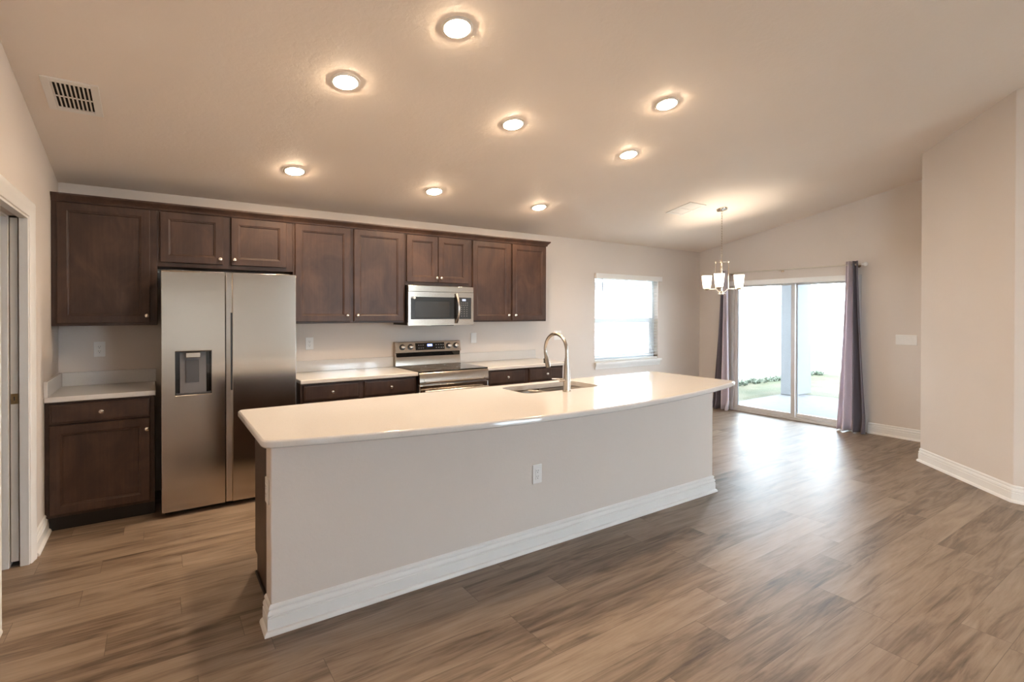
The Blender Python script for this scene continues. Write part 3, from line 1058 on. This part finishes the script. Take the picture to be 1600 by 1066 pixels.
# ------------------------------------------------------------------ kitchen window and blind
w = sempty('window_1', ((WIN[0] + WIN[1]) / 2, .1, WIN[2]))
x0, x1, z0, z1 = WIN
b = MB()
b.box(x0, x0 + .045, .075, .145, z0, z1); b.box(x1 - .045, x1, .075, .145, z0, z1)
b.box(x0 + .045, x1 - .045, .075, .145, z0, z0 + .05); b.box(x0 + .045, x1 - .045, .075, .145, z1 - .045, z1)
b.build('window_frame', M_vinyl, w, bevel=.002)
zm = 1.372
b = MB(); b.box(x0 + .045, x1 - .045, .080, .125, zm - .034, zm + .034)
b.build('meeting_rail', M_vinyl, w, bevel=.002)
b = MB()
b.box(x0 + .045, x0 + .075, .085, .115, z0 + .05, zm - .024); b.box(x1 - .100, x1 - .045, .085, .115, z0 + .05, zm - .024)
b.box(x0 + .075, x1 - .100, .085, .115, z0 + .05, z0 + .08)
b.build('lower_sash', M_vinyl, w, bevel=.002)
b = MB(); b.box(x0 + .045, x1 - .045, .128, .132, zm + .024, z1 - .045); b.build('upper_pane', M_glass, w)
b = MB(); b.box(x0 + .075, x1 - .100, .098, .102, z0 + .08, zm - .024); b.build('lower_pane', M_glass, w)
b = MB(); b.box(x0 - .02, x1 + .045, -.045, -.0005, z0 - .030, z0 - .002)
b.box(x0 + .0005, x1 - .0005, -.0005, .074, z0 - .030 + .0305, z0 + .006)
b.prism([(x0 - .005, -.0005, z0 - .0305), (x0 - .005, -.032, z0 - .0305), (x0 - .005, -.026, z0 - .055), (x0 - .005, -.016, z0 - .072), (x0 - .005, -.014, z0 - .098), (x0 - .005, -.0005, z0 - .098)], (x1 - x0 + .03, 0, 0))
b.build('window_sill', M_white, w, bevel=.003)

t = thing('window_blind', 'white horizontal slat blind lowered with open slats in the kitchen window', 'blind', ((x0 + x1) / 2, .02, z0))
b = MB(); b.box(x0 - .014, x1 + .055, -.040, -.001, 1.952, 2.022)
b.build('valance', M_white, t, bevel=.003)
b = MB(); nsl = 25
for i in range(nsl):
    z = z0 + .060 + i * (1.925 - z0 - .06) / (nsl - 1)
    b.box(x0 + .006, x1 - .006, .008, .056, z - .0012, z + .0012)
b.build('slats', M_slat, t)
b = MB(); b.box(x0 + .006, x1 - .006, .006, .058, z0 + .008, z0 + .026)
b.build('bottom_rail', M_slat, t, bevel=.003)
b = MB()
for x in (x0 + .16, (x0 + x1) / 2, x1 - .16):
    b.cyl((x, .032, z0 + .03), (x, .032, 1.95), .0012, 6)
b.build('ladder_cords', M_slat, t)
b = MB(); b.cyl((x0 + .135, -.006, 1.50), (x0 + .135, -.006, 1.95), .004, 8)
b.build('tilt_wand', M_grey, t)

# ------------------------------------------------------------------ sliding glass door (door_2)
d = sempty('door_2', (XR + .06, (SD[0] + SD[1]) / 2, 0))
y0, y1, z1 = SD[0], SD[1], SD[3]
b = MB()
b.box(XR - .004, XR + .12, y1 - .045, y1, 0.001, z1); b.box(XR - .004, XR + .12, y0, y0 + .045, 0.001, z1)
b.box(XR - .004, XR + .12, y0 + .045, y1 - .045, z1 - .05, z1)
b.box(XR - .004, XR + .12, y0 + .045, y1 - .045, .001, .030)
b.build('door_frame', M_alu, d, bevel=.003)
def panel(name, ya, yb, xa):
    f = MB()
    f.box(xa, xa + .035, ya, ya + .05, .031, z1 - .051); f.box(xa, xa + .035, yb - .05, yb, .031, z1 - .051)
    f.box(xa, xa + .035, ya + .05, yb - .05, .031, .085); f.box(xa, xa + .035, ya + .05, yb - .05, z1 - .095, z1 - .051)
    o = f.build(name, M_alu, d, bevel=.002)
    g = MB(); g.box(xa + .015, xa + .020, ya + .05, yb - .05, .085, z1 - .095)
    g.build('pane', M_glass, o)
    g = MB()
    for yy in (ya + .05, yb - .055):
        g.box(xa + .008, xa + .027, yy, yy + .005, .085, z1 - .095)
    g.build('gasket', M_gasket, o)
    return o
panel('sliding_panel', -1.510, y1 - .046, XR + .020)
p_ = panel('fixed_panel', y0 + .046, -1.465, XR + .068)
# header strip over the door
b = MB(); b.box(XR - .05, XR - .0005, y0 + .03, y1 + .02, 1.893, 1.962)
tag(b.build('blind_headrail', M_white, bevel=.003), 'white headrail strip mounted across the top of the sliding glass door', 'headrail')

# ------------------------------------------------------------------ curtain rod and curtains
XC = 7.765
ZR = 2.083
t = thing('curtain_rod', 'thin pale metal curtain rod above the sliding glass door', 'curtain rod', (XC, -1.4, ZR))
b = MB(); b.cyl((XC, -2.375, ZR), (XC, -.545, ZR), .0095, 12)
b.build('rod', plain('pale_champagne_metal', (0.62, 0.56, 0.48), 0.35, 0.4), t)
for yy, dd in ((-2.375, -1), (-.545, 1)):
    b = MB()
    b.cyl((XC, yy, ZR), (XC, yy + dd * .018, ZR), .014, 12)
    b.ball((XC, yy + dd * .042, ZR), .027, 10)
    b.build('finial', M_plate if dd < 0 else M_blackp, t, ang=20)
for yy in (-2.31, -1.35, -.585):
    b = MB(); b.cyl((XC, yy, ZR - .012), (XR - .001, yy, ZR - .012), .006, 8)
    b.cyl((XR - .008, yy, ZR - .012), (XR - .001, yy, ZR - .012), .022, 14)
    b.build('bracket', M_bright, t)

def curtain(label, ytop0, ytop1, ybot0, ybot1, dark_side, zb=.012, bulge=0.0):
    """pleated panel gathered on the rod, flaring to the floor. dark_side: +1 dark fabric towards larger y"""
    t = thing('curtain', label, 'curtain', (XC, (ybot0 + ybot1) / 2, 0), 'curtains at the sliding glass door')
    nz = 26
    def sheet(name, mat, s0, s1, n, dx, ph):
        b = MB(); rows = []
        for k in range(nz + 1):
            f = k / nz
            z = ZR + .045 + (zb - ZR - .045) * f
            g = f ** 1.25
            row = []
            for i in range(n + 1):
                s = s0 + (s1 - s0) * i / n
                ya = ytop0 + (ytop1 - ytop0) * s; yb_ = ybot0 + (ybot1 - ybot0) * s
                y = ya + (yb_ - ya) * g
                amp = (.034 + .030 * f)
                x = XC + dx - amp * .15 - amp * math.sin(ph + s * math.pi * 2 * 3.0 + .5 * math.sin(f * 2.6 + s * 4)) - bulge * math.sin(math.pi * s) * f
                if f > .93:
                    q = (f - .93) / .07
                    x -= .05 * q * (.5 + .5 * math.sin(s * 9 + ph))
                    y += .012 * q * math.sin(s * 23)
                x = min(x, XR - .03)
                row.append((x, y, z))
            rows.append(row)
        b.rings(rows, False, False, closed=False)
        o = b.build(name, mat, t, ang=70)
        so = o.modifiers.new('thick', 'SOLIDIFY'); so.thickness = .003; so.offset = 0
        return o
    if dark_side > 0:  # half nearest the glass door is coloured paler than the other
        sheet('pale_fabric', M_cur_l, .0, .52, 26, -.010, .4)
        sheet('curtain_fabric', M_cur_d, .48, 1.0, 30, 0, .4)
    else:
        sheet('pale_fabric', M_cur_l, .48, 1.0, 26, -.010, .4)
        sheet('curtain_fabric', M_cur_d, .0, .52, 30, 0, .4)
    return t
curtain('slate purple and pale lavender curtain left of the glass door', -.575, -.460, -.635, -.335, 1)
curtain('slate purple and pale lavender curtain right of the glass door', -2.340, -2.205, -2.455, -2.120, -1)

# ------------------------------------------------------------------ recessed ceiling lights
CN = Vector((0, -SL, -1)).normalized()        # ceiling normal pointing into the room
ALONG = Vector((0, 1, -SL)).normalized()
def can(x, y, label, first=None):
    p0 = Vector((x, y, zc(y)))
    if first is None:
        t = thing('recessed_light', label, 'ceiling light', p0, 'round recessed ceiling lights')
        b = MB(); b.lathe([(.070, .0005), (.085, .0005), (.0845, .004), (.078, .008), (.070, .009), (.066, .003), (.066, .0008)], p0, CN, 40, False, False)
        b.build('trim_ring', M_ring, t, ang=50)
        b = MB(); b.lathe([(.0655, .0012), (.0650, .008), (.060, .013), (.045, .017), (.02, .019)], p0, CN, 40)
        b.build('lamp_lens', M_lens, t, ang=50)
        return t
    t = copy_tree(first)
    t.location = p0
    t['label'] = label
    return t
cans = [
    (1.925, -2.765, 'round recessed ceiling light nearest the top edge, the largest in view'),
    (1.545, -2.080, 'round recessed ceiling light in the middle row, leftmost, above the refrigerator'),
    (2.754, -2.080, 'round recessed ceiling light at the centre of the middle row'),
    (3.630, -2.750, 'round recessed ceiling light furthest right, in the row nearest the viewer'),
    (3.976, -2.065, 'round recessed ceiling light at the right end of the middle row'),
    (1.525, -0.790, 'round recessed ceiling light in the back row, leftmost, over the refrigerator cabinets'),
    (2.748, -0.795, 'round recessed ceiling light at the centre of the back row, above the microwave'),
    (3.985, -0.785, 'round recessed ceiling light at the right end of the back row'),
]
c0 = can(*cans[0])
for c_ in cans[1:]:
    can(*c_, first=c0)

# ------------------------------------------------------------------ ceiling vents
def vent(x0, x1, y0, y1, label, closed):
    cx_, cy_ = (x0 + x1) / 2, (y0 + y1) / 2
    p0 = Vector((cx_, cy_, zc(cy_)))
    t = thing('ceiling_vent', label, 'vent', p0)
    hx = (x1 - x0) / 2
    hy = (y1 - y0) / 2 / ALONG.y
    X = Vector((1, 0, 0))
    def slab(b, a0, a1, c0, c1, d0, d1, d0b=None, d1b=None):
        d0b = d0 if d0b is None else d0b; d1b = d1 if d1b is None else d1b
        v = []
        for dd in ((d0, d0b), (d1, d1b)):
            for c_ in (c0, c1):
                for k, a_ in enumerate((a0, a1)):
                    v.append(b.bm.verts.new(p0 + X * a_ + ALONG * c_ + CN * dd[k]))
        for f in ((0, 2, 3, 1), (4, 5, 7, 6), (0, 1, 5, 4), (2, 6, 7, 3), (0, 4, 6, 2), (1, 3, 7, 5)):
            b.face([v[i] for i in f])
    m = .038
    b = MB()
    slab(b, -hx, -hx + m, -hy, hy, .0006, .009); slab(b, hx - m, hx, -hy, hy, .0006, .009)
    slab(b, -hx + m, hx - m, -hy, -hy + m, .0006, .009); slab(b, -hx + m, hx - m, hy - m, hy, .0006, .009)
    b.build('frame', M_ring, t, bevel=.002)
    b = MB(); slab(b, -hx + m, hx - m, -hy + m, hy - m, .0006, .0012)
    b.build('duct_opening', M_void if not closed else M_grey, t)
    b = MB()
    n = 9
    for i in range(n):
        a0 = -hx + m + (2 * hx - 2 * m) * i / n
        wd = (2 * hx - 2 * m) / n
        if closed:
            slab(b, a0 + .0005, a0 + wd * .86, -hy + m, hy - m, .003, .0045, .006, .0075)
        else:
            slab(b, a0 + wd * .02, a0 + wd * .52, -hy + m, hy - m, .0016, .003, .008, .0092)
    slab(b, -hx + m, hx - m, -.007, .007, .0093 if not closed else .008, .0105)
    b.build('louvres', M_ring, t)
vent(.103, .352, -1.490, -1.148, 'white ceiling vent with open dark louvres near the left wall', False)
vent(5.608, 5.905, -1.490, -1.140, 'white ceiling vent with closed louvres beside the chandelier', True)

# ------------------------------------------------------------------ chandelier
hx_, hy_ = 6.233, -1.473
zt_ = zc(hy_)
t = thing('chandelier', 'nickel chandelier with three lit frosted glass shades hanging by the sliding door', 'chandelier', (hx_, hy_, 1.69))
b = MB(); b.lathe([(.066, .0006), (.066, .010), (.060, .020), (.030, .026), (.012, .030)], (hx_, hy_, zt_), CN, 28)
b.build('canopy', M_bright, t)
b = MB()   # chain of links
ztop, zbot = zt_ - .030, 2.135
nl = 19
ll = (ztop - zbot) / nl
for i in range(nl):
    zz = zbot + (i + .5) * ll
    ang = i % 2 * math.pi / 2
    pts = []
    for k in range(13):
        a = 2 * math.pi * k / 12
        r_ = .0075 * math.cos(a)
        pts.append((hx_ + r_ * math.cos(ang), hy_ + r_ * math.sin(ang), zz + ll * .62 * math.sin(a)))
    b.tube(pts, .0022, 6)
b.build('chain', M_bright, t)
b = MB(); b.lathe([(.004, .43), (.008, .41), (.012, .40), (.0135, .38), (.0135, .12), (.011, .10), (.011, .05), (.020, .04), (.026, .02), (.022, .005), (.008, -.004)], (hx_, hy_, 1.70), (0, 0, 1), 20)
b.build('column', M_bright, t)
view = Vector((hx_ - .6231, hy_ + 5.1763))
va = math.atan2(view.y, view.x)
for k, ph in enumerate((67, -53, -173)):
    # angle measured clockwise from the viewing direction
    a = va - R(ph)
    dx_, dy_ = math.cos(a), math.sin(a)
    def at(r, z):
        return (hx_ + dx_ * r, hy_ + dy_ * r, z)
    b = MB()
    b.tube([at(.018, 1.722), at(.040, 1.738), at(.062, 1.762), at(.085, 1.771), at(.13, 1.770), at(.212, 1.768)], .0068, 10)
    b.tube([at(.085, 1.771), at(.085, 1.95), at(.083, 2.085)], .0042, 8)
    b.tube([at(.083, 2.082), at(.055, 2.098), at(.012, 2.090)], .0035, 8)
    b.ball(at(.083, 2.098), .011, 10)
    b.ball(at(.036, 1.712), .011, 10)
    b.lathe([(.012, -.008), (.034, .004), (.038, .012), (.036, .016)], at(.212, 1.768), (0, 0, 1), 20)
    ar = b.build('arm', M_bright, t)
    b = MB()
    b.lathe([(.020, .017), (.041, .020), (.0465, .05), (.0545, .115), (.0600, .172), (.0572, .172), (.0517, .115), (.0437, .052), (.030, .026)], at(.212, 1.768), (0, 0, 1), 28, True, True)
    b.build('lamp_shade', M_shade, t, ang=60)
    b = MB(); b.ball(at(.212, 1.850), .021, 12)
    b.cyl(at(.212, 1.797), at(.212, 1.832), .010, 10)
    b.build('bulb', M_bulb, t)

# ------------------------------------------------------------------ outside
b = MB(); b.box(XR + .12, 10.52, -5.9, -.10, -.14, -.03)
struct(b.build('floor_patio', M_conc, smooth=False))
b = MB()
b.box(-8, 30, .15, 30, -.20, -.06); b.box(10.52, 30, -14, .15, -.20, -.06); b.box(XR + .12, 10.52, -.10, .15, -.20, -.06)
b.box(-8, 10.52, -22, YR - .12, -.20, -.06); b.box(P2[0] + .125, 10.52, YR - .12, -5.9, -.20, -.06); b.box(-12, -1.5, YR - .12, .15, -.20, -.06); b.box(-1.5, -.125, YR - .12, -3.0, -.20, -.06)
struct(b.build('floor_lawn', M_grass, smooth=False))
b = MB(); b.box(XR + .12, 10.90, -5.9, .6, 2.52, 2.72)
struct(b.build('ceiling_patio', M_siding, smooth=False))
b = MB(); b.box(10.17, 10.80, -.345, -.10, -.0295, 2.519)
tag(b.build('patio_column', M_stucco, bevel=.01), 'square pale stucco column on the patio outside the glass door', 'column')
def fence(p, q, label, npan):
    p, q = Vector(p), Vector(q)
    dv = (q - p).normalized(); nv = Vector((-dv.y, dv.x)); L = (q - p).length
    t = thing('yard_fence', label, 'fence', (p.x, p.y, -.06))
    def bar(b, s0, s1, o0, o1, z0, z1):
        c = [p + dv * s + nv * o for s, o in ((s0, o0), (s1, o0), (s1, o1), (s0, o1))]
        b.prism([(v.x, v.y, z0) for v in c], (0, 0, z1 - z0))
    st = L / npan
    for i in range(npan):
        b = MB()
        bar(b, i * st + .065, (i + 1) * st - .065, -.02, .02, .02, .08)
        bar(b, i * st + .065, (i + 1) * st - .065, -.02, .02, 1.56, 1.66)
        nb = 11
        w_ = (st - .13) / nb
        for k in range(nb):
            bar(b, i * st + .065 + k * w_ + .003, i * st + .065 + (k + 1) * w_ - .003, -.011, .011, .08, 1.56)
        b.build('fence_panel', M_fence, t)
    for i in range(npan + 1):
        b = MB(); bar(b, i * st - .063, i * st + .063, -.063, .063, -.06, 1.70)
        b.build('fence_post', M_fence, t)
fence((8.3, 1.35), (14.5, 1.35), 'white vinyl side yard fence seen through the left glass pane', 3)
fence((14.66, 1.2), (14.66, -10.0), 'white vinyl rear yard fence seen through the right glass pane', 5)
# low planting along the side fence
for i in range(7):
    b = MB()
    px_, py_ = 10.2 + i * .66, 1.14
    for k in range(26):
        q = Vector((px_ + random.uniform(-.24, .24), py_ + random.uniform(-.10, .10), -.06))
        hgt = random.uniform(.05, .12)
        lean = Vector((random.uniform(-.07, .07), random.uniform(-.07, .07), hgt))
        b.cyl(q, q + lean, .022, 5, .004)
        b.ball(q + lean * .6, random.uniform(.018, .035), 6)
    tag(b.build('low_shrub', M_hedge), 'low tufted green plant growing along the foot of the side fence', 'shrub', 'low plants along the side fence')
# neighbouring house seen through the kitchen window
t = thing('neighbour_house', 'pale neighbouring house with grey roof seen through the kitchen window', 'house', (9.0, 9.0, -.06))
b = MB(); b.box(3.5, 17.5, 7.2, 12.5, -.06, 2.45); b.build('siding', M_siding, t)
b = MB(); b.prism([(3.1, 6.8, 2.40), (3.1, 12.9, 2.40), (3.1, 9.85, 4.0)], (14.8, 0, 0)); b.build('roof', M_roof, t)
b = MB(); b.box(3.1, 17.9, 6.76, 6.80, 2.27, 2.46); b.build('fascia', plain('grey_fascia_paint', (.10, .10, .11), .7), t)
b = MB(); b.box(9.6, 11.4, 7.13, 7.2, 1.28, 2.02)
wf = b.build('house_window', plain('grey_house_window_frame', (.16, .16, .17), .6), t)
b = MB(); b.box(9.66, 10.7, 7.115, 7.13, 1.34, 1.96); b.box(10.76, 11.34, 7.115, 7.13, 1.34, 1.96)
b.build('window_pane', plain('dim_neighbour_glass', (.030, .034, .045), .35), wf)
